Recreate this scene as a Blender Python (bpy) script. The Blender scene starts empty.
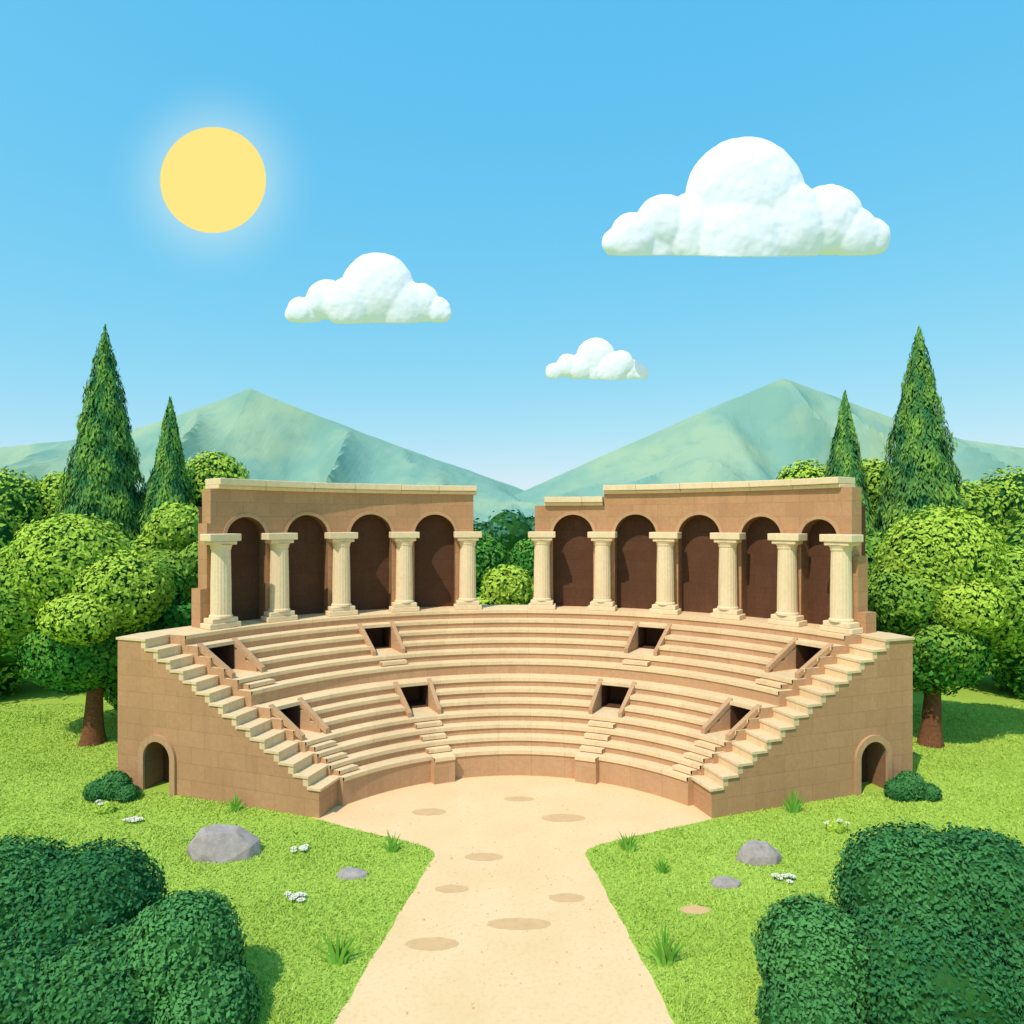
import bpy, math, random
import numpy as np
from mathutils import Vector, noise as mn
random.seed(4); rng=np.random.default_rng(4)
rad=math.radians
S=bpy.context.scene
F=663.0; CX=0.12; CY=18.1
def link(o,parent=None):
    S.collection.objects.link(o)
    if parent: o.parent=parent
    return o
def empty(name,loc=(0,0,0)):
    e=bpy.data.objects.new(name,None); e.empty_display_size=.5; link(e); e.location=loc
    return e
# ------------------------------------------------------------ materials
def new_mat(name,rough=1.0):
    m=bpy.data.materials.new(name); m.use_nodes=True
    nt=m.node_tree; nt.nodes.remove(nt.nodes['Principled BSDF'])
    b=nt.nodes.new('ShaderNodeBsdfDiffuse'); b.inputs['Roughness'].default_value=0
    nt.links.new(b.outputs[0],nt.nodes['Material Output'].inputs[0])
    return m,nt,b
def N(nt,t,**k):
    n=nt.nodes.new(t)
    for a,v in k.items(): setattr(n,a,v)
    return n
def mixc(nt,fac,a,b,mode='MIX'):
    n=N(nt,'ShaderNodeMix',data_type='RGBA',blend_type=mode)
    for sock,v in ((n.inputs[0],fac),(n.inputs[6],a),(n.inputs[7],b)):
        if isinstance(v,bpy.types.NodeSocket): nt.links.new(v,sock)
        elif isinstance(v,(int,float)): sock.default_value=v
        else: sock.default_value=(*v,1)
    return n.outputs[2]
def ramp(nt,src,a,b):
    n=N(nt,'ShaderNodeMapRange'); nt.links.new(src,n.inputs[0])
    n.inputs[1].default_value=a; n.inputs[2].default_value=b
    return n.outputs[0]
def noise_tex(nt,scale,detail=4,rough=.6,vec=None):
    n=N(nt,'ShaderNodeTexNoise'); n.inputs['Scale'].default_value=scale
    n.inputs['Detail'].default_value=detail; n.inputs['Roughness'].default_value=rough
    if vec is None:
        g=N(nt,'ShaderNodeNewGeometry'); vec=g.outputs['Position']
    nt.links.new(vec,n.inputs['Vector']); return n.outputs['Fac']
def stone(name,c1,c2,bw=1.1,bh=.55,mortar=.5,bump=.25):
    m,nt,b=new_mat(name)
    big=noise_tex(nt,.55,3); fine=noise_tex(nt,7,4,.7)
    col=mixc(nt,ramp(nt,big,.35,.65),c1,c2)
    col=mixc(nt,ramp(nt,fine,.3,.75),col,tuple(x*.88 for x in c2))
    g=N(nt,'ShaderNodeNewGeometry'); vm=N(nt,'ShaderNodeVectorMath',operation='MULTIPLY'); nt.links.new(g.outputs['Position'],vm.inputs[0]); vm.inputs[1].default_value=(2.2,2.2,.35)
    stn=noise_tex(nt,1.0,3,.6,vm.outputs[0])
    col=mixc(nt,ramp(nt,stn,.55,.9),col,tuple(x*.78 for x in c2))
    uv=N(nt,'ShaderNodeUVMap'); 
    br=N(nt,'ShaderNodeTexBrick'); nt.links.new(uv.outputs[0],br.inputs['Vector'])
    br.inputs['Scale'].default_value=1; br.inputs['Brick Width'].default_value=bw; br.inputs['Row Height'].default_value=bh
    br.inputs['Mortar Size'].default_value=.010; br.inputs['Mortar Smooth'].default_value=.3
    br.inputs['Color1'].default_value=(1,1,1,1); br.inputs['Color2'].default_value=(.90,.89,.88,1); br.inputs['Mortar'].default_value=(mortar,mortar*.95,mortar*.9,1)
    col=mixc(nt,1.0,col,br.outputs['Color'],'MULTIPLY')
    nt.links.new(col,b.inputs['Color'])
    sb=N(nt,'ShaderNodeMath',operation='SUBTRACT'); nt.links.new(fine,sb.inputs[0]); nt.links.new(br.outputs['Fac'],sb.inputs[1])
    bp=N(nt,'ShaderNodeBump'); bp.inputs['Strength'].default_value=bump; bp.inputs['Distance'].default_value=.03
    nt.links.new(sb.outputs[0],bp.inputs['Height']); nt.links.new(bp.outputs[0],b.inputs['Normal'])
    return m
M_brown=stone('sandstone_wall',(.58,.325,.175),(.53,.29,.155),1.2,.6,.76,.2)
M_riser=stone('stone_riser_shaded',(.62,.375,.21),(.56,.33,.185),1.3,5,.78,.2)  # browner than the treads: shade on upright seat faces painted into the colour
M_cream=stone('stone_tread_lit',(.88,.66,.40),(.84,.61,.365),1.3,50,.78,.15)  # paler than the risers: light on seat tops painted into the colour
M_col=stone('limestone_column',(.88,.69,.45),(.84,.64,.41),50,50,.8,.15)
M_dark=stone('recess_masonry_shaded',(.15,.072,.043),(.12,.058,.036),1.0,.5,.8,.2)  # shade inside arches and doorways painted into the stone colour
M_reveal=stone('reveal_masonry_shaded',(.34,.185,.105),(.29,.155,.09),.8,.5,.75,.2)  # wall stone darkened on reveals, their shade put into the colour

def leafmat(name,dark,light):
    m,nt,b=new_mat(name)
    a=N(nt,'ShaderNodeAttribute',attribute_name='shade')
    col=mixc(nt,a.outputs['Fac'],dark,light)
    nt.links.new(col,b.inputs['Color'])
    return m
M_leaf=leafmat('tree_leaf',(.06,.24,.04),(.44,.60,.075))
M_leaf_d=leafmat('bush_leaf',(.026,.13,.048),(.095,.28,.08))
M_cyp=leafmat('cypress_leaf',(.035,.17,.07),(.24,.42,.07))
M_forest=leafmat('distant_leaf',(.05,.17,.12),(.10,.26,.17))
M_blade=leafmat('grass_blade',(.31,.46,.065),(.50,.64,.13))
M_blade_t=leafmat('tuft_blade',(.12,.34,.04),(.28,.50,.07))
def simple(name,c,var=.25,scale=6,bump=.3):
    m,nt,b=new_mat(name); n=noise_tex(nt,scale,5,.65)
    col=mixc(nt,ramp(nt,n,.3,.7),c,tuple(x*(1-var) for x in c)); nt.links.new(col,b.inputs['Color'])
    bp=N(nt,'ShaderNodeBump'); bp.inputs['Strength'].default_value=bump; bp.inputs['Distance'].default_value=.05
    nt.links.new(n,bp.inputs['Height']); nt.links.new(bp.outputs[0],b.inputs['Normal'])
    return m
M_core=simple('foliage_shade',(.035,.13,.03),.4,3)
M_bark=simple('bark',(.26,.11,.055),.5,9,.8)
M_rock=simple('grey_rock',(.45,.39,.37),.3,5,.5)
M_white=simple('white_petal',(.8,.8,.76),.05,8,.05)
M_yel=simple('flower_centre',(.7,.5,.08),.1,8,.05)
M_sandspot=simple('darker_sand',(.72,.46,.24),.12,4,.2)  # sand a little darker than the path

# ------------------------------------------------------------ mesh builder
class MB:
    def __init__(s): s.v=[];s.f=[];s.m=[];s.uv=[]
    def face(s,pts,mat=0,uv=None):
        i=len(s.v); s.v+= [tuple(p) for p in pts]; s.f.append(tuple(range(i,i+len(pts)))); s.m.append(mat)
        if uv is None: uv=[(p[0]+p[1],p[2]) for p in pts]
        s.uv+=uv
    def build(s,name,mats,parent=None,merge=True,bevel=0,smooth=False):
        me=bpy.data.meshes.new(name); me.from_pydata(s.v,[],s.f)
        for m in mats: me.materials.append(m)
        me.polygons.foreach_set('material_index',s.m)
        ul=me.uv_layers.new(name='UVMap'); ul.data.foreach_set('uv',[c for p in s.uv for c in p])
        if merge:
            import bmesh
            bm=bmesh.new(); bm.from_mesh(me); bmesh.ops.remove_doubles(bm,verts=bm.verts,dist=1e-4)
            bmesh.ops.recalc_face_normals(bm,faces=bm.faces); bm.to_mesh(me); bm.free()
        o=bpy.data.objects.new(name,me); link(o,parent)
        if bevel:
            b=o.modifiers.new('bevel','BEVEL'); b.width=bevel; b.segments=2; b.limit_method='ANGLE'; b.angle_limit=rad(40)
        if smooth:
            me.polygons.foreach_set('use_smooth',[True]*len(me.polygons))
        return o
    def hexa(s,p,mat=0):
        for q in ((3,2,1,0),(4,5,6,7),(0,1,5,4),(1,2,6,5),(2,3,7,6),(3,0,4,7)):
            s.face([p[i] for i in q],mat)

def pol(r,ph,z): return (CX+r*math.sin(ph),CY+r*math.cos(ph),z)
U=np.array([.9493,.3146]); A0=np.array([6.6,4.2]); NV=np.array([-.3146,.9493]); W=1.08; A=A0+NV*W
AU=float(A@U); AA=float(A@A)
def phimax(r):
    s=-AU+math.sqrt(max(AU*AU-AA+r*r,0)); p=A+U*s; return math.atan2(p[0],p[1])
def Pt(r,t,z): return pol(r,t*phimax(r),z)

# ------------------------------------------------------------ seating (cavea)
theatre=empty('ancient_amphitheatre',(CX,CY+8,0))
rings=[(7.95,1.0)]
for k in range(1,7): rings.append((8.45+.48*(k-1),1+.36*k))
for k in range(0,6): rings.append((11.65+.6*k,3.71+.378*k))
ROUT=16.75
cells=[(7.68,7.95,-1,0)]
for i,(r,z) in enumerate(rings):
    r2=rings[i+1][0] if i+1<len(rings) else ROUT
    mid=(r+r2)/2 if i<12 else r+.4
    cells+= [(r,mid,i,0),(mid,r2,i,1)]
tl=[(.42,.062,'L'),(.93,.05,'L'),(.455,.047,'U'),(.94,.045,'U')]
tl=[(c*sg,w,k) for c,w,k in tl for sg in (-1,1)]
bp=set(round(-1+2*i/96,5) for i in range(97))
for c,w,k in tl:
    for e in (c-w,c+w):
        bp={b for b in bp if abs(b-e)>.006}
    bp|={round(c-w,5),round(c+w,5)}
bp=sorted(bp)
def height(ci,tm):
    r0,r1,ring,half=cells[ci]
    if ring==-1:
        for c,w,k in tl:
            if k=='L' and abs(c)<.6 and abs(tm-c)<w: return 1.0
        return 0.0
    z=rings[ring][1]
    for c,w,k in tl:
        if abs(tm-c)<w:
            if k=='L':
                if ring in (4,5): return rings[3][1]
                if ring<3 and half==1: return (z+rings[ring+1][1])/2
            if k=='U':
                if ring in (9,10): return rings[8][1]
                if ring==7 and half==1: return (z+rings[8][1])/2
    return z
H=[[height(ci,(bp[j]+bp[j+1])/2) for j in range(len(bp)-1)] for ci in range(len(cells))]
mb=MB(); NO=.05
def door_here(ci,tm):
    r0,r1,ring,half=cells[ci]
    if half: return False
    for c,w,k in tl:
        if abs(tm-c)<w and ((k=='L' and ring==6) or (k=='U' and ring==11)): return True
    return False
for ci,(r0,r1,ring,half) in enumerate(cells):
    for j in range(len(bp)-1):
        a,b=bp[j],bp[j+1]; z=H[ci][j]
        zp=H[ci-1][j] if ci>0 else 0.0
        rs=r0
        ua,ub=[r0*t*phimax(r0) for t in (a,b)]
        if z>zp+1e-4:
            rs=r0-NO; th=.14
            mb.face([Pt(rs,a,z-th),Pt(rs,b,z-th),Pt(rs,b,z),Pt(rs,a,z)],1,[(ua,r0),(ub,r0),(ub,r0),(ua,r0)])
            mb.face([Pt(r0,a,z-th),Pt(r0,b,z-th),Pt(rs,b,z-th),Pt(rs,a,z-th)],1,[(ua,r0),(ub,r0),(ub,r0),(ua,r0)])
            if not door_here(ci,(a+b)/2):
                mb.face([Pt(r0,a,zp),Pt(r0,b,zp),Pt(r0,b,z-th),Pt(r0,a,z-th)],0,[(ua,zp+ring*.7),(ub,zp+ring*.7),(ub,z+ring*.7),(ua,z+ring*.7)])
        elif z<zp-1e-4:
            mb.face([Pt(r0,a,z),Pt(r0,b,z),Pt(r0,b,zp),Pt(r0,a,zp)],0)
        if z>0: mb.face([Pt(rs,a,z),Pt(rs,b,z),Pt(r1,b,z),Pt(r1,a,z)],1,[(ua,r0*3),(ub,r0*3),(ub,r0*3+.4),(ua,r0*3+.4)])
        if j>0 and abs(H[ci][j-1]-z)>1e-4:
            z2=H[ci][j-1]; lo,hi=min(z,z2),max(z,z2)
            mb.face([Pt(r0,a,lo),Pt(r1,a,lo),Pt(r1,a,hi),Pt(r0,a,hi)],0)
for j in range(len(bp)-1):
    a,b=bp[j],bp[j+1]; ua,ub=[ROUT*t*1.1 for t in (a,b)]
    mb.face([Pt(ROUT,a,0),Pt(ROUT,b,0),Pt(ROUT,b,5.6),Pt(ROUT,a,5.6)],0,[(ua,0),(ub,0),(ub,5.6),(ua,5.6)])
for a in (-1,1):
    for ci,(r0,r1,ring,half) in enumerate(cells):
        z=H[ci][0 if a<0 else -1]
        if z>0: mb.face([Pt(r0,a,0),Pt(r1,a,0),Pt(r1,a,z),Pt(r0,a,z)],0)
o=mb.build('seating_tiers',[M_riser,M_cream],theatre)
mv=MB()
for c,w,k in tl:
    ring,rf=(6,3) if k=='L' else (11,8)
    ra=rings[rf+1][0]; rb,zt=rings[ring]; zf=rings[rf][1]; zt-=.14
    rd=rb+1.2
    e=.001
    q=lambda r,t,z: Pt(r,t,z)
    a,b=c-w+e,c+w-e
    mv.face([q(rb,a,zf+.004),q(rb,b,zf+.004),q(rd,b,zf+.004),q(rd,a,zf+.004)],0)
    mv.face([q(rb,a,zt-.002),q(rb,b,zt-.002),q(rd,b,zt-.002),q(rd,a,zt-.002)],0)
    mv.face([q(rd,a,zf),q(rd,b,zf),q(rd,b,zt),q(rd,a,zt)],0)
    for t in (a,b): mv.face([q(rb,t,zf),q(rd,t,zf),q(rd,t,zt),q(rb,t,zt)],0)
    for sg in (-1,1):
        te=c+sg*w; dt=sg*.16/(rb*phimax(rb))
        r_a,z_a=ra-.30,zf+.10; r_b,z_b=rb+.10,rings[ring][1]+.10
        t0,t1=te-dt*.12,te+dt
        P=[Pt(r_a,t0,zf+.003),Pt(r_a,t1,zf+.003),Pt(r_b,t1,zt+.0),Pt(r_b,t0,zt+.0),Pt(r_a,t0,z_a+.1),Pt(r_a,t1,z_a+.1),Pt(r_b,t1,z_b),Pt(r_b,t0,z_b)]
        mv.hexa(P,1)
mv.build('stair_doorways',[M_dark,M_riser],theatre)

# ------------------------------------------------------------ strip wall
def strip_wall(mb,strips,Pf,Pb,mats=(0,1,2),us=1.0,base=0.0,ends=True):
    prev=None
    for st in strips:
        a0,a1,zb0,zb1,zt0,zt1=st
        mb.face([(*Pf(a0),zb0),(*Pf(a1),zb1),(*Pf(a1),zt1),(*Pf(a0),zt0)],mats[0],[(a0*us,zb0),(a1*us,zb1),(a1*us,zt1),(a0*us,zt0)])
        mb.face([(*Pb(a0),zb0),(*Pb(a1),zb1),(*Pb(a1),zt1),(*Pb(a0),zt0)],mats[0],[(a0*us,zb0),(a1*us,zb1),(a1*us,zt1),(a0*us,zt0)])
        mb.face([(*Pf(a0),zt0),(*Pf(a1),zt1),(*Pb(a1),zt1),(*Pb(a0),zt0)],mats[1],[(a0*us,0),(a1*us,0),(a1*us,1),(a0*us,1)])
        mb.face([(*Pf(a0),zb0),(*Pf(a1),zb1),(*Pb(a1),zb1),(*Pb(a0),zb0)],mats[2],[(a0*us,0),(a1*us,0),(a1*us,1),(a0*us,1)])
        if prev is None:
            if ends: mb.face([(*Pf(a0),zb0),(*Pb(a0),zb0),(*Pb(a0),zt0),(*Pf(a0),zt0)],mats[0],[(0,zb0),(1,zb0),(1,zt0),(0,zt0)])
        else:
            for z1,z2,mm in ((prev[3],zb0,mats[2]),(prev[5],zt0,mats[0])):
                if abs(z1-z2)>1e-4:
                    lo,hi=min(z1,z2),max(z1,z2)
                    mb.face([(*Pf(a0),lo),(*Pb(a0),lo),(*Pb(a0),hi),(*Pf(a0),hi)],mm,[(0,lo),(1,lo),(1,hi),(0,hi)])
        prev=st
    if ends:
        a1,zb1,zt1=prev[1],prev[3],prev[5]
        mb.face([(*Pf(a1),zb1),(*Pb(a1),zb1),(*Pb(a1),zt1),(*Pf(a1),zt1)],mats[0],[(0,zb1),(1,zb1),(1,zt1),(0,zt1)])

# ------------------------------------------------------------ wing walls with stairs
LW=8.9; NS=13; S0=.45; S1=7.55
def wingz(s):
    if s<S0: return 1.0
    if s>=S1: return 5.6
    k=int((s-S0)/((S1-S0)/(NS-1)))
    return 1.0+(k+1)*4.6/NS
for sg in (1,-1):
    def Pw(s,off,sg=sg):
        p=A0+U*s+NV*off; return (CX+sg*p[0],CY+p[1])
    dc,dh=6.95,.62; spring=1.25
    edges=[0,LW,S0,S1]+[S0+i*(S1-S0)/(NS-1) for i in range(NS)]
    arch=[dc-dh*math.cos(math.pi*i/14) for i in range(15)]
    edges=sorted(set(round(e,5) for e in edges+arch))
    def zb(s,inside):
        return spring+math.sqrt(max(dh*dh-(s-dc)**2,0)) if inside else 0.0
    strips=[]
    for a,b in zip(edges[:-1],edges[1:]):
        if b-a<1e-4: continue
        m=(a+b)/2; ins=abs(m-dc)<dh; zt=wingz(m)-.08
        strips.append((a,b,zb(a,ins),zb(b,ins),zt,zt))
    mw=MB()
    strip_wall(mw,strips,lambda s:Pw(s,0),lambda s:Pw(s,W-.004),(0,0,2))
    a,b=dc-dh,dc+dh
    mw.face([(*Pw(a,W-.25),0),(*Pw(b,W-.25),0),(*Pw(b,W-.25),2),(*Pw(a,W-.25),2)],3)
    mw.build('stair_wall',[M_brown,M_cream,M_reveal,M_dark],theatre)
    mt=MB(); seg=[(0-.04,S0)]+[(S0+i*(S1-S0)/(NS-1),S0+(i+1)*(S1-S0)/(NS-1)) for i in range(NS-1)]+[(S1,LW+.04)]
    for i,(a,b) in enumerate(seg):
        z=wingz((a+b)/2); a2=a-.04; b2=b-.002
        if i==len(seg)-1: b2=b
        j=random.uniform(-.012,.012)
        pts=[Pw(a2,-.05+j),Pw(b2,-.05+j),Pw(b2,W+.03),Pw(a2,W+.03)]
        mt.hexa([(*p,z-.08) for p in pts]+[(*p,z+.004) for p in pts],0)
        if i:
            zl=wingz((seg[i-1][0]+seg[i-1][1])/2)
            pts=[Pw(a-.012,-.004),Pw(a+.2,-.004),Pw(a+.2,W-.01),Pw(a-.012,W-.01)]
            mt.hexa([(*p,zl+.005) for p in pts]+[(*p,z-.081) for p in pts],0)
    mt.build('stair_treads',[M_cream],theatre,merge=False,bevel=0)
    md=MB()
    ri,ro=dh,dh+.24
    pts_i=[(-ri,0)]+[(-ri*math.cos(math.pi*i/16),spring+ri*math.sin(math.pi*i/16)) for i in range(17)]+[(ri,0)]
    pts_o=[(-ro,0)]+[(-ro*math.cos(math.pi*i/16),spring+ro*math.sin(math.pi*i/16)) for i in range(17)]+[(ro,0)]
    for i in range(len(pts_i)-1):
        q=[pts_i[i],pts_i[i+1],pts_o[i+1],pts_o[i]]
        f=[(*Pw(dc+x,-.09),z) for x,z in q]; bk=[(*Pw(dc+x,.04),z) for x,z in q]
        md.hexa(bk+f,0)
    md.build('arched_door_surround',[M_riser],theatre,merge=False)

# ------------------------------------------------------------ arcades
ZT=5.6; ZTOP=11.35; SPR=9.3
def column(parent,ph):
    r=15.33; c=Vector(pol(r,ph,0)); rm=Vector((math.cos(ph),-math.sin(ph),0)); rr=Vector((math.sin(ph),math.cos(ph),0))
    m=MB()
    def block(hw,hd,z0,z1):
        p=[c+rm*x*hw+rr*y*hd for x,y in ((-1,-1),(1,-1),(1,1),(-1,1))]
        m.hexa([(q.x,q.y,z0) for q in p]+[(q.x,q.y,z1) for q in p])
    block(.68,.40,ZT+.004,ZT+.22); block(.56,.36,ZT+.22,ZT+.42)
    block(.52,.36,9.02,9.17); block(.68,.415,9.17,9.47)
    m.build('column_blocks',[M_col],parent,bevel=.03)
    s=MB(); n=40; lev=[(ZT+.42,.47),(ZT+.50,.47),(ZT+.56,.42),(ZT+.6,.42),(7.4,.41),(8.8,.38),(8.84,.41),(8.92,.41),(9.02,.46)]
    for (z0,r0),(z1,r1) in zip(lev[:-1],lev[1:]):
        for i in range(n):
            a,b=2*math.pi*i/n,2*math.pi*(i+1)/n
            fl=lambda q,i_,z: q*(1-.03*(i_%2)) if .5<z-ZT<3.3 else q
            f=lambda q,an,z,i_:(c.x+fl(q,i_,z)*math.cos(an),c.y+fl(q,i_,z)*math.sin(an)*.85,z)
            s.face([f(r0,a,z0,i),f(r0,b,z0,i+1),f(r1,b,z1,i+1),f(r1,a,z1,i)])
    s.build('column_shaft',[M_col],parent)
def arcade(name,cols,sg,p0,p1,cornice,low=None,outer=()):
    par=empty(name,pol(15.8,sg*rad((p0+p1)/2),ZT))
    Pf=lambda a:pol(15.75,sg*a,0)[:2]; Pb=lambda a:pol(16.42,sg*a,0)[:2]
    edges={rad(p0),rad(p1)}; ops=[]
    for a,b in zip(cols[:-1],cols[1:]):
        c=(a+b)/2; hw=min((b-a)/2*.66,3.75)
        ops.append((rad(c),rad(hw)))
        for i in range(17): edges.add(rad(c)-rad(hw)*math.cos(math.pi*i/16))
    if low: edges|={rad(low)}
    x=p0
    while x<p1: edges.add(rad(x)); x+=1.5
    edges=sorted(edges); st=[]
    for a,b in zip(edges[:-1],edges[1:]):
        if b-a<1e-6: continue
        m=(a+b)/2; zb0=zb1=ZT
        for c,h in ops:
            if abs(m-c)<h:
                R=h*15.75
                zb0=SPR+math.sqrt(max(R*R-((a-c)*15.75)**2,0)); zb1=SPR+math.sqrt(max(R*R-((b-c)*15.75)**2,0))
        zt=ZTOP
        if low and m<rad(low): zt=10.78
        st.append((a,b,zb0,zb1,zt,zt))
    for (a,b,z) in outer: st.append((rad(a),rad(b),ZT,ZT,z,z))
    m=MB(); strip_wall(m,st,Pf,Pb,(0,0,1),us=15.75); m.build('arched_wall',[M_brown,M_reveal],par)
    m=MB(); Pf2=lambda a:pol(16.425,sg*a,0)[:2]; Pb2=lambda a:pol(16.7,sg*a,0)[:2]
    bs=[]; x=p0+.02
    while x<p1-.05:
        y=min(x+1.5,p1-.02); zt=10.6 ; bs.append((rad(x),rad(y),ZT,ZT,zt,zt)); x=y
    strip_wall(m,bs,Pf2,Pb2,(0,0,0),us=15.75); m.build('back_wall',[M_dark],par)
    m=MB()
    for c,h in ops:
        R=h*15.75
        for i in range(16):
            t0,t1=math.pi*i/16,math.pi*(i+1)/16
            q=[(R,t0),(R,t1),(R+.15,t1),(R+.15,t0)]
            def pp(r_,rr,t): 
                return pol(r_,sg*(c-rr*math.cos(t)/15.75),SPR+rr*math.sin(t))
            m.hexa([pp(15.77,*z) for z in q]+[pp(15.71,*z) for z in q])
    m.build('arch_moulding',[M_riser],par,merge=False)
    for c in cols: column(par,sg*rad(c))
    m=MB()
    for (a,b,z) in cornice:
        x=a
        while x<b-.01:
            y=min(x+random.uniform(5.5,8.5),b)
            if b-y<2: y=b
            j=random.uniform(-.012,.012)
            for (ri,z0,z1) in ((15.62,z,z+.16),(15.48,z+.16,z+.44)):
                nn=4
                for k in range(nn):
                    u0=x+(y-x)*k/nn; u1=x+(y-x)*(k+1)/nn
                    if k==nn-1: u1-=.03
                    p=[pol(ri+j,sg*rad(u0),0),pol(ri+j,sg*rad(u1),0),pol(16.75,sg*rad(u1),0),pol(16.75,sg*rad(u0),0)]
                    f=[(q[0],q[1],z0) for q in p]+[(q[0],q[1],z1+j) for q in p]
                    for qd,on in (((3,2,1,0),1),((4,5,6,7),1),((0,1,5,4),1),((1,2,6,5),k==nn-1),((2,3,7,6),1),((3,0,4,7),k==0)):
                        if on: m.face([f[i_] for i_ in qd])
            x=y
    m.build('cornice',[M_col],par,bevel=.025)
    return par
aL=arcade('stone_arcade',[8.8,20.6,32,42.8,52.5],-1,7.6,53.3,[(7.0,52.3,ZTOP)],None,[(53.3,53.9,9.9),(53.9,54.9,7.2)])
aR=arcade('stone_arcade',[5.2,16.5,28,39,49,57.6],1,3.8,58.3,[(5.6,16.4,10.78),(16.5,56.8,ZTOP)],16.5,[(58.3,59.2,8.6),(59.2,60.4,6.4)])

bpy.context.view_layer.update()
for o in bpy.data.objects:
    if o.parent and o.type=='MESH': o.matrix_parent_inverse=o.parent.matrix_world.inverted()

# ------------------------------------------------------------ foliage
def quads_object(name,P,shade,mat,parent):
    n=len(P); me=bpy.data.meshes.new(name)
    me.vertices.add(n*4); me.vertices.foreach_set('co',P.reshape(-1))
    me.loops.add(n*4); me.loops.foreach_set('vertex_index',np.arange(n*4,dtype=np.int32))
    me.polygons.add(n); me.polygons.foreach_set('loop_start',np.arange(0,n*4,4,dtype=np.int32))
    me.update(calc_edges=True)
    at=me.attributes.new('shade','FLOAT','POINT'); at.data.foreach_set('value',np.repeat(shade,4).astype(np.float32))
    me.materials.append(mat)
    o=bpy.data.objects.new(name,me); link(o,parent); 
    if parent: o.matrix_parent_inverse=parent.matrix_world.inverted()
    return o
def leaf_quads(pos,nrm,size,rg,asp=.55,updir=None):
    n=len(pos); nrm=nrm/np.linalg.norm(nrm,axis=1,keepdims=True)
    r=rg.normal(size=(n,3)) if updir is None else updir+rg.normal(size=(n,3))*.25
    u=r-(r*nrm).sum(1,keepdims=True)*nrm; u/=np.linalg.norm(u,axis=1,keepdims=True)+1e-9
    v=np.cross(nrm,u); s=(size*rg.uniform(.55,1.3,n))[:,None]
    return np.stack([pos-u*s,pos+v*s*asp,pos+u*s,pos-v*s*asp],1)
def blob_noise(p,sc):
    x,y,z=(p*sc).T
    return (np.sin(1.7*x+2.3*y+.5)+np.sin(2.1*y-1.3*z+1.1)+np.sin(1.9*z+1.5*x+2.7)+.6*np.sin(4.3*x-3.1*z)+.6*np.sin(3.7*y+4.1*z))/4.2
def ico(loc,sc):
    import bmesh
    bm=bmesh.new(); bmesh.ops.create_icosphere(bm,subdivisions=3,radius=1)
    for v in bm.verts:
        k=1+.10*mn.noise(v.co*2.2+Vector(loc)); v.co=Vector((v.co.x*sc[0]*k+loc[0],v.co.y*sc[1]*k+loc[1],v.co.z*sc[2]*k+loc[2]))
    return bm
def crown(parent,lobes,n,size,mat,seed,light=None,core=.8,coremat=None,jit=.34):
    rg=np.random.default_rng(seed); L=np.array([l[:6] for l in lobes],float)
    sh=np.array([l[6] if len(l)>6 else .5 for l in lobes])
    area=(L[:,3]*L[:,4]+L[:,4]*L[:,5]+L[:,3]*L[:,5]); pr=area/area.sum()
    k=rg.choice(len(L),n,p=pr); d=rg.normal(size=(n,3)); d/=np.linalg.norm(d,axis=1,keepdims=True)
    base=L[k,:3]+d*L[k,3:6]
    bn=blob_noise(base,2.2/ max(.4,float(L[:,3].mean())**.5)); bn2=blob_noise(base+7,5.0/max(.4,float(L[:,3].mean())**.5))
    rr=.93+.07*bn+.04*bn2+rg.normal(size=n)*.03
    rr-= (rg.random(n)<.3)*rg.random(n)*.15
    rr+= (rg.random(n)<.04)*rg.random(n)*.08
    pos=L[k,:3]+d*L[k,3:6]*rr[:,None]
    keep=np.ones(n,bool)
    for i in range(len(L)):
        q=((pos-L[i,:3])/L[i,3:6]); keep&=~((np.linalg.norm(q,axis=1)<.78)&(k!=i))
    keep&=pos[:,2]>.03
    pos,d,k,bn,bn2=pos[keep],d[keep],k[keep],bn[keep],bn2[keep]
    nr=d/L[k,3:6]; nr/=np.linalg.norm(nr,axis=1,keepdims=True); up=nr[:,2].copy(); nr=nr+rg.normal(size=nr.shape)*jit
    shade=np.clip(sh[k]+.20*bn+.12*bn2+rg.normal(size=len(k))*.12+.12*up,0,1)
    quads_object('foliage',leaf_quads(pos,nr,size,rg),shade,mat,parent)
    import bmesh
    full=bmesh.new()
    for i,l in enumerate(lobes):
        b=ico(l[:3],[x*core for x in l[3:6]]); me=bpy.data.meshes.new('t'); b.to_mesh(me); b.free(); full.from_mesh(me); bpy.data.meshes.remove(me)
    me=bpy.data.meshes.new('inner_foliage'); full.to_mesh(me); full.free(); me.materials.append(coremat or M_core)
    o=bpy.data.objects.new('inner_foliage',me); link(o,parent); o.matrix_parent_inverse=parent.matrix_world.inverted()
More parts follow.
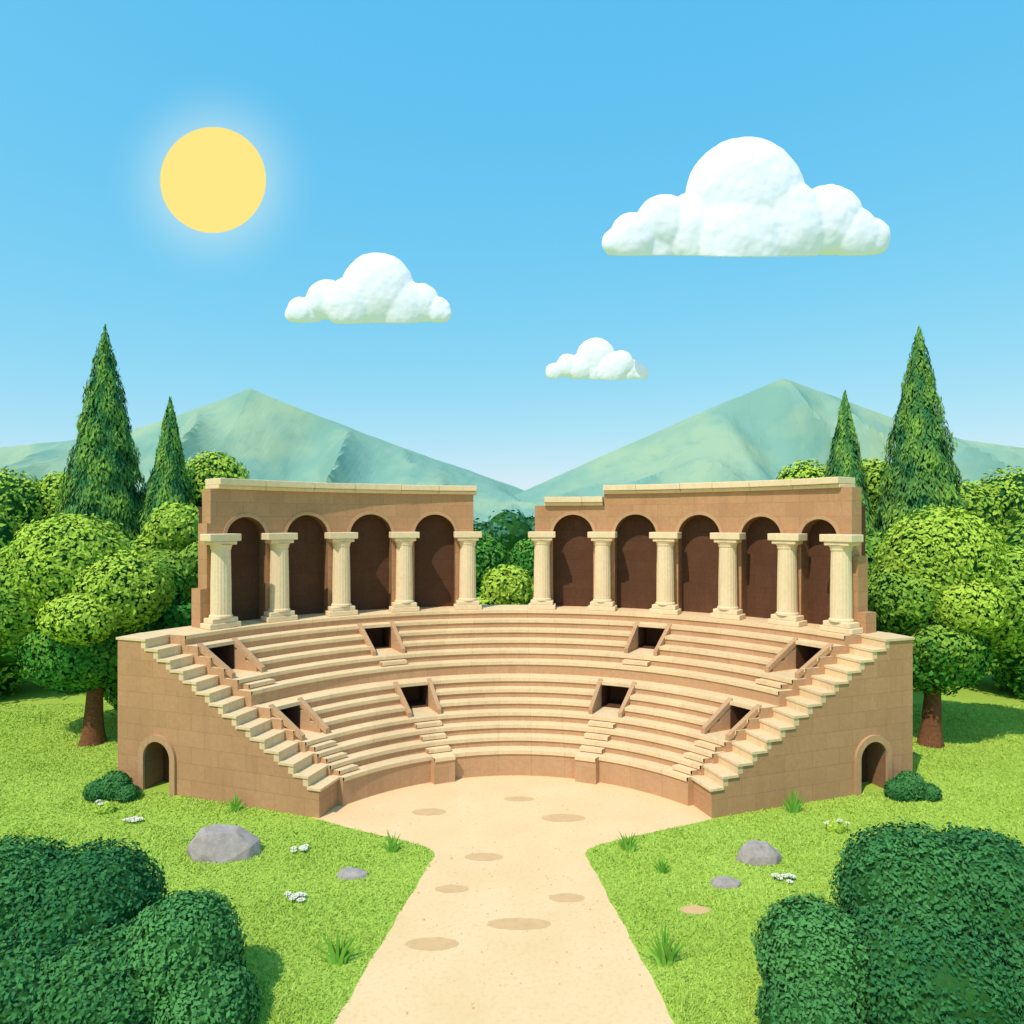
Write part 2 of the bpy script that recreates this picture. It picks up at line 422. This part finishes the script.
def trunk(parent,x,y,h,r,lean=(0,0),branches=(),name='trunk'):
    m=MB(); 
    def tube(p0,p1,r0,r1,seg=6,n=12,flare=False):
        p0,p1=Vector(p0),Vector(p1); ax=(p1-p0).normalized(); s=ax.orthogonal().normalized(); t=ax.cross(s)
        R=[]
        for i in range(seg+1):
            f=i/seg; c=p0.lerp(p1,f); rr=r0+(r1-r0)*f
            if flare: rr*=1+.5*max(0,.25-f)/.25*.6
            R.append([c+(s*math.cos(2*math.pi*j/n)+t*math.sin(2*math.pi*j/n))*rr*(1+.1*mn.noise(Vector((j*.9,i*.8,x)))) for j in range(n)])
        for i in range(seg):
            for j in range(n):
                m.face([R[i][j],R[i][(j+1)%n],R[i+1][(j+1)%n],R[i+1][j]])
    tube((x,y,-.05),(x+lean[0],y+lean[1],h),r,r*.7,flare=True)
    for b in branches: tube((x+lean[0],y+lean[1],h-.3),b,r*.5,r*.18,4,8)
    o=m.build(name,[M_bark],parent,smooth=True); o.matrix_parent_inverse=parent.matrix_world.inverted()
def tree(x,y,lobes,n,size,seed,th=2.6,tr=.45,mat=None,name='broadleaf_tree',core=.8):
    e=empty(name,(x,y,0)); bpy.context.view_layer.update()
    trunk(e,x,y,th,tr,(.1,0),[l[:3] for l in lobes[:4]])
    crown(e,lobes,n,size,mat or M_leaf,seed,core=core)
    return e
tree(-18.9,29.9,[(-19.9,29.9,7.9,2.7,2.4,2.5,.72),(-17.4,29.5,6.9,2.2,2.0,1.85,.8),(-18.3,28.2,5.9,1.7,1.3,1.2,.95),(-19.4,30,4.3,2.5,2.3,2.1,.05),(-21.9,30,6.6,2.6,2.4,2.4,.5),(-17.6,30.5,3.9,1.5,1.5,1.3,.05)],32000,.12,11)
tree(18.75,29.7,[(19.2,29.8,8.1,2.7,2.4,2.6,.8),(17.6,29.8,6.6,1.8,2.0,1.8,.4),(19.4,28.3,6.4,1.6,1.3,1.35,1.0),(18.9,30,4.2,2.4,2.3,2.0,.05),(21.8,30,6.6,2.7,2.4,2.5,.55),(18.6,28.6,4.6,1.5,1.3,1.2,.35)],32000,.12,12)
def bg(px,ytop,d,r,seed,sh=.6,tall=1.0):
    x=(px-512)*d/F; zt=10-(ytop-521)*d/F; z=zt-r
    lob=[(x,d,z,r,r,r*tall,sh),(x-r*.8,d-.4,z-r*.9,r*.85,r*.8,r*.8,sh-.15),(x+r*.85,d-.2,z-r*1.0,r*.8,r*.8,r*.8,sh-.3),(x,d-.7,z-r*1.5,r*1.1,r,r*1.0,sh-.4),(x-.2*r,d,max(z-r*2.6,r*.9),r*1.1,r,r,0)]
    tree(x,d,lob,10000,.18,seed,th=max(1.5,z-r*2.2),tr=.35)
bg(214,450,50,2.7,21,.85); bg(178,501,36,1.6,22,.75); bg(238,480,45,2.2,23,.3); bg(62,472,52,2.4,24,.9); bg(5,465,50,3.4,25,.7)
bg(806,459,50,2.6,26,.85); bg(872,458,48,2.2,27,.7); bg(872,532,35,1.8,28,.15); bg(965,480,50,2.6,29,.65); bg(1015,465,50,3.4,30,.7)
bg(150,560,33.5,1.7,31,.05); bg(-35,500,38,3.6,32,.5); bg(1060,505,38,3.6,33,.5); bg(507,564,41,1.7,34,1.0); bg(478,530,50,2.6,35,0); bg(537,534,50,2.4,36,0)
bg(845,482,50,2.2,37,.3); bg(135,492,50,2.2,38,.35)
def cypress(px,ytop,d,R,seed,n=16000):
    x=(px-512)*d/F; Ht=10-(ytop-521)*d/F
    e=empty('cypress_tree',(x,d,0)); bpy.context.view_layer.update()
    trunk(e,x,d,3,.35)
    rg=np.random.default_rng(seed)
    t=1-np.sqrt(rg.random(n)); z=1.2+t*(Ht-1.2); th=rg.uniform(0,2*math.pi,n)
    prof=R*np.clip((1-t),0,1)**.86*np.clip((t+.03)/.1,0,1)**.5
    lump=1+.08*np.sin(4*th+z*.9+seed)+.05*np.sin(7*th-z*1.7)+.05*np.sin(z*3.1+2*th)
    rr=prof*lump*(.96+rg.normal(size=n)*.05)
    pos=np.stack([x+rr*np.cos(th),d+rr*np.sin(th),z],1)
    nr=np.stack([np.cos(th),np.sin(th),np.full(n,.25)],1)+rg.normal(size=(n,3))*.3
    sh=np.clip(.42+ (lump-1)*2.8+rg.normal(size=n)*.14,0,1)
    quads_object('foliage',leaf_quads(pos,nr,.21,rg,.28,np.array([0,0,1.])),sh,M_cyp,e)
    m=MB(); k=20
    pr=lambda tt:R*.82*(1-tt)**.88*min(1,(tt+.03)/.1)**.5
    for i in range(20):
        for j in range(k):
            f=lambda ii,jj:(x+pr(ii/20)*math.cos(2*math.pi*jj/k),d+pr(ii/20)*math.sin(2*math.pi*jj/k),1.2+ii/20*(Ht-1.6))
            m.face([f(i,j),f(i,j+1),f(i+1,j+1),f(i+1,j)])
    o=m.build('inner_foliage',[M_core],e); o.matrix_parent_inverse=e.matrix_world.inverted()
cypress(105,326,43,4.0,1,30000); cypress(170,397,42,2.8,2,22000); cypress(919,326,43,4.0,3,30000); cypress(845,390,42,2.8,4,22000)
def bush(name,lobes,n,size,seed,mat=M_leaf_d):
    x=lobes[0][0]; y=lobes[0][1]; e=empty(name,(x,y,0)); bpy.context.view_layer.update()
    crown(e,lobes,n,size,mat,seed,core=.88,jit=.4)
def L(px,py,rp,d,sh=.5,dz=1.0):
    k=d/F; return ((px-512)*k,d,10-(py-521)*k,rp*k,rp*k,rp*k*dz,sh)
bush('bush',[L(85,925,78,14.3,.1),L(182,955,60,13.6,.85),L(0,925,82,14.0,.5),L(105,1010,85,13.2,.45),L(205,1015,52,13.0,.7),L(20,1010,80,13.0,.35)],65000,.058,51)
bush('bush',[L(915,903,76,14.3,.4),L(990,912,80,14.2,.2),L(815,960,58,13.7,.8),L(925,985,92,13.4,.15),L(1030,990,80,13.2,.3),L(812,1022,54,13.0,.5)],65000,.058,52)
bush('shrub',[(-14.35,24.0,.35,.6,.5,.62,.6),(-14.9,23.9,.25,.5,.45,.45,.4),(-13.8,23.8,.2,.4,.4,.35,.5)],6000,.05,53)
bush('shrub',[(14.4,24.0,.35,.6,.5,.62,.6),(13.9,23.9,.25,.45,.45,.45,.4),(15.0,23.9,.2,.45,.4,.35,.5)],6000,.05,54)
fl=[]; rg=np.random.default_rng(9)
for i in range(70):
    x=-170+i*5+rg.uniform(-1.5,1.5); y=92+rg.uniform(-6,10); r=rg.uniform(3.2,4.6); h=(8.6+rg.uniform(-1.0,1.6))
    fl.append((x,y,h-r*.4,r,r,r,rg.uniform(.2,.7))); fl.append((x+1.5,y-1,3,r*1.2,r,3.6,.15))
e=empty('forest',(0,95,0)); bpy.context.view_layer.update(); crown(e,fl,60000,.45,M_forest,77,core=.85)

# ------------------------------------------------------------ ground + path
def path_half(y,side):
    pts=[(8,4.45),(15,3.22),(19.7,2.33),(20.0,2.35),(20.3,2.6),(20.8,3.5),(21.4,4.9),(21.9,5.9),(22.35,6.75)] if side<0 else [(8,4.0),(15,2.98),(19.9,2.2),(20.2,2.3),(20.5,2.7),(20.9,3.6),(21.5,5.0),(22.0,6.2),(22.35,6.85)]
    ys=[p[0] for p in pts]; xs=[p[1] for p in pts]
    return np.interp(y,ys,xs)
m,nt,b=new_mat('grass_ground')
n1=noise_tex(nt,.25,3); n2=noise_tex(nt,5,5,.7); n3=noise_tex(nt,40,3)
c=mixc(nt,ramp(nt,n1,.35,.65),(.42,.57,.09),(.35,.50,.075)); c=mixc(nt,ramp(nt,n2,.35,.75),c,(.28,.42,.06))
nt.links.new(c,b.inputs['Color']); bp_=N(nt,'ShaderNodeBump'); bp_.inputs['Strength'].default_value=.4; nt.links.new(n3,bp_.inputs['Height']); nt.links.new(bp_.outputs[0],b.inputs['Normal'])
M_ground=m
g=MB(); R=6000; g.face([(-R,-200,0),(R,-200,0),(R,R,0),(-R,R,0)]); g.build('grass_ground',[M_ground])
m,nt,b=new_mat('sand')
n1=noise_tex(nt,.5,4); n2=noise_tex(nt,9,5,.7); n3=noise_tex(nt,60,4,.7)
c=mixc(nt,ramp(nt,n1,.35,.7),(.86,.60,.35),(.81,.55,.30)); c=mixc(nt,ramp(nt,n2,.5,.85),c,(.70,.46,.24)); 
nt.links.new(c,b.inputs['Color']); bp_=N(nt,'ShaderNodeBump'); bp_.inputs['Strength'].default_value=.3; bp_.inputs['Distance'].default_value=.02; nt.links.new(n3,bp_.inputs['Height']); nt.links.new(bp_.outputs[0],b.inputs['Normal'])
M_sand=m
ys=np.linspace(4,22.35,120); wob=lambda y,s:.02*math.sin(3.1*y+s)+.015*math.sin(7.7*y+2*s)
pr=[(float(path_half(y,1))+wob(y,1),float(y),.004) for y in ys]; pl=[(-float(path_half(y,-1))-wob(y,-1),float(y),.004) for y in ys]
g=MB()
for i in range(len(ys)-1): g.face([pl[i],pr[i],pr[i+1],pl[i+1]])
g.face([pl[-1],pr[-1],(9,27,.004),(-9,27,.004)])
path=g.build('sand_path',[M_sand])
sp=MB()
for px,py,w,h in [(429,812,34,7),(519,799,30,5),(563,818,44,8),(484,857,38,8),(452,889,34,8),(567,898,36,9),(519,924,64,12),(432,944,54,13),(695,910,30,9)]:
    d=10*F/(py-521); x=(px-512)*d/F; rx=w/2*d/F; d0=10*F/(py+h/2-521); d1=10*F/(py-h/2-521); ry=(d1-d0)/2
    k=28; pts=[(x+rx*math.cos(2*math.pi*i/k)*(1+.12*mn.noise(Vector((i*.7,px,0)))),d+ry*math.sin(2*math.pi*i/k)*(1+.2*mn.noise(Vector((i*.6,px,3)))),.008) for i in range(k)]
    sp.face(pts)
o=sp.build('sand_patches',[M_sandspot],path)
pb=MB(); rp=random.Random(8)
for i in range(260):
    y=rp.uniform(12.5,25.5); lim=float(path_half(min(y,22.3),1)) if y<22.3 else 5.5
    x=rp.uniform(-lim,lim)*rp.choice([1,1,.97]); s=rp.uniform(.010,.028)*(1.6 if rp.random()<.08 else 1); a=rp.random()*6.28
    base=[(x+s*math.cos(a+q*1.2566)*rp.uniform(.8,1.2),y+s*math.sin(a+q*1.2566),.005) for q in range(5)]
    mid=[(x+(p[0]-x)*.7,y+(p[1]-y)*.7,.005+s*.6) for p in base]
    for q in range(5): pb.face([base[q],base[(q+1)%5],mid[(q+1)%5],mid[q]])
    pb.face(mid)
pb.build('pebbles',[M_sandspot],path,merge=False)
def on_sand(x,y):
    return ((x<path_half(y,1)+.02)&(x>-path_half(y,-1)-.02)&(y<22.35))
n=300000; rg=np.random.default_rng(5)
yy=12.2+(rg.random(n)**1.25)*24; xx=rg.uniform(-1,1,n)*(yy*.8+1)
ax=np.abs(xx-CX)
inth=(ax<15.15)&(yy>CY+4.2+(ax-6.6)*.3314-.03)
keep=~on_sand(xx,yy)&~inth&~((ax<7)&(yy>22.2))&~(((xx-4.72)/.42)**2+((yy-17.04)/.22)**2<1)
xx,yy=xx[keep],yy[keep]; n=len(xx); hgt=rg.uniform(.03,.075,n)*(1+.5*blob_noise(np.stack([xx,yy,xx*0],1),.9)); an=rg.uniform(0,2*math.pi,n); w=.008+.0006*yy
ux,uy=np.cos(an)*w,np.sin(an)*w; lx,ly=rg.normal(size=n)*.05,rg.normal(size=n)*.05; z0=np.zeros(n)
P=np.stack([np.stack([xx-ux,yy-uy,z0],1),np.stack([xx+ux,yy+uy,z0],1),np.stack([xx+lx+ux*.15,yy+ly+uy*.15,hgt],1),np.stack([xx+lx-ux*.15,yy+ly-uy*.15,hgt],1)],1)
shd=np.clip(.55+.28*blob_noise(np.stack([xx,yy,xx*0],1),.5)+rg.normal(size=n)*.16,0,1)
quads_object('grass',P,shd,M_blade,None)
def tuft(px,py,hp,wp):
    d=10*F/(py-521); x=(px-512)*d/F; h=hp*d/F; w=wp*d/F
    m=MB(); k=22
    for i in range(k):
        f=(i+.5)/k*2-1+random.uniform(-.08,.08); hh=h*(1-.55*abs(f))*random.uniform(.65,1.15); bx=x+f*w*.16; by=d+random.uniform(-.12,.12); bw=.030+.025*h
        tx=f*w*.5; ty=random.uniform(-.15,.15); pr_=None
        for s in range(5):
            t=s/4; c=Vector((bx+tx*t**1.5,by+ty*t,hh*(t**.85))); ww=bw*(1-t)+.002
            cur=(c-Vector((ww,0,0)),c+Vector((ww,0,0)))
            if pr_: m.face([pr_[0],pr_[1],cur[1],cur[0]])
            pr_=cur
    o=m.build('grass_tuft',[M_blade_t],None,merge=False)
    at=o.data.attributes.new('shade','FLOAT','POINT'); at.data.foreach_set('value',[ .45+.4*math.sin(i//16) for i in range(len(o.data.vertices))])
for a in [(392,851,22,24),(235,811,20,18),(337,963,38,48),(665,963,38,48),(628,851,23,24),(662,872,15,20),(793,812,27,26)]: tuft(*a)
def flowers(px,py,w,plant=False):
    d=10*F/(py-521); x=(px-512)*d/F; W_=w*d/F; m=MB()
    e=empty('white_flower_clump',(x,d,0)); bpy.context.view_layer.update()
    for i in range(9 if plant else 9):
        cx=x+random.uniform(-.5,.5)*W_; cy=d+random.uniform(-.25,.25)*W_*1.2; cz=random.uniform(.07,.14)+(random.uniform(.05,.3) if plant else 0); r=.09 if plant else .11
        for p in range(8):
            a=2*math.pi*p/8; a1,a2=a-.3,a+.3
            m.face([(cx,cy,cz),(cx+r*.7*math.cos(a1),cy+r*.7*math.sin(a1),cz+.015),(cx+r*math.cos(a),cy+r*math.sin(a),cz+.01),(cx+r*.7*math.cos(a2),cy+r*.7*math.sin(a2),cz+.015)],0)
        m.face([(cx+.03*math.cos(q*1.047),cy+.03*math.sin(q*1.047),cz+.02) for q in range(6)],1)
        m.face([(cx-.008,cy,0),(cx+.008,cy,0),(cx+.008,cy,cz),(cx-.008,cy,cz)],2)
    o=m.build('blossoms',[M_white,M_yel,M_core],e,merge=False); o.matrix_parent_inverse=e.matrix_world.inverted()
    if plant:
        crown(e,[(x,d,.1,W_*.5,W_*.35,.22,.9)],1200,.06,M_leaf,int(px),core=.7)
for a in [(105,812,20,True),(836,831,18,True),(134,822,14),(299,852,14),(297,901,24),(785,882,20)]: flowers(*a)
def rock(px,py,w,h,seed):
    import bmesh
    d=10*F/(py-521); x=(px-512)*d/F; W_=w*d/F; rg=random.Random(seed); bm=bmesh.new()
    def ringp(n,rx,ry,z,ph,ox=0):
        for i in range(n):
            a=2*math.pi*(i+rg.uniform(-.25,.25))/n+ph
            bm.verts.new((math.cos(a)*rx+ox,math.sin(a)*ry,z+rg.uniform(-.04,.04)*h))
    hw=W_/2
    ringp(8,hw,hw*.55,-.03,0); ringp(6,hw*.93,hw*.5,h*.45,.3); ringp(5,hw*.52,hw*.30,h*1.0,.5,-hw*.1)
    bmesh.ops.convex_hull(bm,input=bm.verts)
    bmesh.ops.delete(bm,geom=[v for v in bm.verts if not v.link_faces],context='VERTS')
    bmesh.ops.dissolve_limit(bm,angle_limit=rad(12),verts=bm.verts,edges=bm.edges)
    bmesh.ops.recalc_face_normals(bm,faces=bm.faces)
    me=bpy.data.meshes.new('rock'); bm.to_mesh(me); bm.free(); me.materials.append(M_rock)
    o=bpy.data.objects.new('rock',me); link(o); o.location=(x,d+W_*.25,0)
    b=o.modifiers.new('b','BEVEL'); b.width=.025*hw; b.segments=1
    o.modifiers.new('t','TRIANGULATE')
    s=o.modifiers.new('s','SUBSURF'); s.subdivision_type='SIMPLE'; s.levels=s.render_levels=2
    tx=bpy.data.textures.new('rt','CLOUDS'); tx.noise_scale=.3; dm=o.modifiers.new('d','DISPLACE'); dm.texture=tx; dm.strength=.03*hw; dm.texture_coords='LOCAL'
rock(215,863,80,.72,3); rock(350,880,35,.17,5); rock(763,866,48,.50,8); rock(728,889,34,.17,12)

# ------------------------------------------------------------ mountains
m,nt,b=new_mat('mountain')
n1=noise_tex(nt,.004,3); n2=noise_tex(nt,.03,5,.6)
c=mixc(nt,ramp(nt,n1,.42,.58),(.31,.44,.31),(.20,.37,.31)); c=mixc(nt,ramp(nt,n2,.55,.9),c,(.19,.34,.28))  # distance haze painted into the teal-green mountain colour
nt.links.new(c,b.inputs['Color']); M_mt=m
def mountains(name,prof,Y0,depth,seed):
    Kk=Y0/600.0
    xs=[(p[0]-512)*Y0/F for p in prof]; zs=[10+(521-p[1])*Y0/F for p in prof]
    nx,ny=300,80; V=[];Fc=[]
    for j in range(ny+1):
        y=Y0-depth+2*depth*j/ny
        for i in range(nx+1):
            x=xs[0]+(xs[-1]-xs[0])*i/nx; X=x/Kk; Y=y/Kk
            f=1-abs(y-Y0)/depth
            sx=x+Kk*70*mn.noise(Vector((X*.011,Y*.012,seed)))*(1-f)
            zr=np.interp(sx,xs,zs)
            rid=1-abs(mn.noise(Vector((X*.016+seed,Y*.004,seed)))*2)
            ff=f**(1.0+1.8*(1-rid))
            fine=mn.fractal(Vector((X*.03,Y*.03,seed)),.9,2,4)
            V.append((x,y,zr*ff+Kk*fine*2.6*min(1,f*3)*(1 if f<.97 else .3)-2))
    for j in range(ny):
        for i in range(nx):
            a=j*(nx+1)+i; Fc.append((a,a+1,a+nx+2,a+nx+1))
    me=bpy.data.meshes.new(name); me.from_pydata(V,[],Fc); me.materials.append(M_mt)
    o=bpy.data.objects.new(name,me); link(o)
mountains('mountain',[(-260,500),(-60,452),(60,441),(130,430),(185,412),(250,388),(300,408),(400,446),(470,470),(530,492),(620,518)],1650,600,1.3)
mountains('mountain',[(420,518),(520,492),(600,456),(700,412),(783,377),(830,394),(900,420),(964,439),(1060,452),(1250,495)],1600,600,5.1)

# ------------------------------------------------------------ clouds
m,nt,b=new_mat('cloud'); n1=noise_tex(nt,.05,4)
c=mixc(nt,n1,(.76,.74,.84),(.72,.72,.83)); nt.links.new(c,b.inputs['Color'])
em=N(nt,'ShaderNodeEmission'); em.inputs[0].default_value=(.78,.88,1,1); em.inputs[1].default_value=.18  # added glow brightens the clouds in place of light scattered inside them
ad=N(nt,'ShaderNodeAddShader'); nt.links.new(b.outputs[0],ad.inputs[0]); nt.links.new(em.outputs[0],ad.inputs[1]); nt.links.new(ad.outputs[0],nt.nodes['Material Output'].inputs[0])
M_cloud=m
def cloud(puffs,ybase,d):
    import bmesh
    k=d/F; full=bmesh.new(); zb=10+(521-ybase)*k
    for i,(px,py,r) in enumerate(puffs):
        q=bmesh.new(); bmesh.ops.create_icosphere(q,subdivisions=5,radius=r*k)
        for v in q.verts:
            v.co.y*=.45; v.co+=Vector(((px-512)*k,d-(r*k*.12)*(i%3),10+(521-py)*k))
        me=bpy.data.meshes.new('t'); q.to_mesh(me); q.free(); full.from_mesh(me)
    me=bpy.data.meshes.new('cloud'); full.to_mesh(me); full.free(); me.materials.append(M_cloud)
    o=bpy.data.objects.new('cloud',me); link(o)
    rm=o.modifiers.new('r','REMESH'); rm.mode='VOXEL'; rm.voxel_size=(1.3 if len(puffs)>8 and puffs[0][2]>30 else .7)*k
    sm=o.modifiers.new('s','SMOOTH'); sm.iterations=4; sm.factor=.6
    big=puffs[0][2]/60
    for sc,st in ((28,3.6),(9,1.0)):
        tx=bpy.data.textures.new('c','CLOUDS'); tx.noise_scale=sc*k*max(.5,big); tx.noise_depth=2; dm=o.modifiers.new('d','DISPLACE'); dm.texture=tx; dm.strength=st*k*max(.4,big); dm.texture_coords='GLOBAL'
    dg=bpy.context.evaluated_depsgraph_get(); me2=bpy.data.meshes.new_from_object(o.evaluated_get(dg))
    o.modifiers.clear(); o.data=me2
    for v in me2.vertices:
        zl=zb+.48*(v.co.y-d)
        if v.co.z<zl: v.co.z=zl-(zl-v.co.z)*.03
    me2.polygons.foreach_set('use_smooth',[True]*len(me2.polygons))
cloud([(745,199,60),(664,224,28),(632,240,24),(620,242,17),(826,222,35),(868,238,19),(700,230,40),(780,228,45),(850,236,26),(655,242,25),(740,240,50),(615,243,14),(876,242,13)],255,420)
cloud([(378,290,37),(327,300,20),(301,311,13),(420,303,20),(438,310,13),(350,305,25),(400,305,28),(294,314,9),(443,314,9),(310,312,14)],322,440)
cloud([(596,358,20),(568,366,12),(620,364,13),(634,370,10),(554,372,9),(641,373,8),(600,368,18),(580,368,14),(610,370,16),(627,372,12)],378,460)

# ------------------------------------------------------------ visible sun
sx_,sz_=(213-512)/F,(521-180)/F; Ds=3000
import bmesh
q=bmesh.new(); bmesh.ops.create_uvsphere(q,u_segments=96,v_segments=48,radius=Ds*53/F)
for v in q.verts: v.co.y*=.04
me=bpy.data.meshes.new('sun'); q.to_mesh(me); q.free(); me.polygons.foreach_set('use_smooth',[True]*len(me.polygons))
m=bpy.data.materials.new('sun_surface'); m.use_nodes=True; nt=m.node_tree; nt.nodes.clear()
em=N(nt,'ShaderNodeEmission'); em.inputs[0].default_value=(1,.82,.25,1); em.inputs[1].default_value=1.0; ou=N(nt,'ShaderNodeOutputMaterial'); nt.links.new(em.outputs[0],ou.inputs[0])
me.materials.append(m); o=bpy.data.objects.new('sun',me); link(o); o.location=(sx_*Ds,Ds,10+sz_*Ds)

# ------------------------------------------------------------ light
EL,AZ=55,216
w=bpy.data.worlds.new('World'); S.world=w; w.use_nodes=True; nt=w.node_tree; bgN=nt.nodes['Background']
sky=N(nt,'ShaderNodeTexSky',sky_type='NISHITA'); sky.sun_disc=False; sky.sun_elevation=rad(EL); sky.sun_rotation=rad(AZ); sky.air_density=1.0; sky.dust_density=.6; sky.ozone_density=1.5
sep=N(nt,'ShaderNodeSeparateColor'); cmb=N(nt,'ShaderNodeCombineColor'); nt.links.new(sky.outputs[0],sep.inputs[0])
for i,(p,k) in enumerate(((1.0,.95),(.33,3.5),(.08,6.2))):
    a=N(nt,'ShaderNodeMath',operation='POWER'); nt.links.new(sep.outputs[i],a.inputs[0]); a.inputs[1].default_value=p
    c=N(nt,'ShaderNodeMath',operation='MULTIPLY'); nt.links.new(a.outputs[0],c.inputs[0]); c.inputs[1].default_value=k; nt.links.new(c.outputs[0],cmb.inputs[i])
nt.links.new(cmb.outputs[0],bgN.inputs[0]); bgN.inputs[1].default_value=.13
tc=N(nt,'ShaderNodeTexCoord'); sx=N(nt,'ShaderNodeSeparateXYZ'); nt.links.new(tc.outputs['Generated'],sx.inputs[0])
ym=N(nt,'ShaderNodeMath',operation='MAXIMUM'); nt.links.new(sx.outputs[1],ym.inputs[0]); ym.inputs[1].default_value=.05
cb=N(nt,'ShaderNodeCombineXYZ')
for i,src in ((0,0),(2,2)):
    dv=N(nt,'ShaderNodeMath',operation='DIVIDE'); nt.links.new(sx.outputs[src],dv.inputs[0]); nt.links.new(ym.outputs[0],dv.inputs[1]); nt.links.new(dv.outputs[0],cb.inputs[i])
ds=N(nt,'ShaderNodeVectorMath',operation='DISTANCE'); nt.links.new(cb.outputs[0],ds.inputs[0]); ds.inputs[1].default_value=(sx_,0,sz_)
mr=N(nt,'ShaderNodeMapRange'); nt.links.new(ds.outputs['Value'],mr.inputs[0]); mr.inputs[1].default_value=.17; mr.inputs[2].default_value=.07
pw=N(nt,'ShaderNodeMath',operation='POWER'); nt.links.new(mr.outputs[0],pw.inputs[0]); pw.inputs[1].default_value=2
b2=N(nt,'ShaderNodeBackground'); b2.inputs[0].default_value=(.24,.15,.0,1); nt.links.new(pw.outputs[0],b2.inputs[1])
ads=N(nt,'ShaderNodeAddShader'); nt.links.new(bgN.outputs[0],ads.inputs[0]); nt.links.new(b2.outputs[0],ads.inputs[1]); nt.links.new(ads.outputs[0],nt.nodes['World Output'].inputs[0])
sl=bpy.data.lights.new('sun_lamp','SUN'); sl.energy=3.7; sl.angle=rad(.5); sl.color=(1,.90,.76)
so=bpy.data.objects.new('sun_lamp',sl); link(so)
ts=Vector((math.sin(rad(AZ))*math.cos(rad(EL)),math.cos(rad(AZ))*math.cos(rad(EL)),math.sin(rad(EL))))
so.rotation_euler=ts.to_track_quat('Z','Y').to_euler()
# ------------------------------------------------------------ camera
cam=bpy.data.cameras.new('camera'); cam.lens=F/1024*36; cam.sensor_width=36; cam.clip_end=12000; cam.shift_y=9/1024
co=bpy.data.objects.new('camera',cam); link(co); co.location=(0,0,10); co.rotation_euler=(rad(90),0,0); S.camera=co
S.view_settings.view_transform='Standard'; S.view_settings.look='None'; S.view_settings.exposure=0
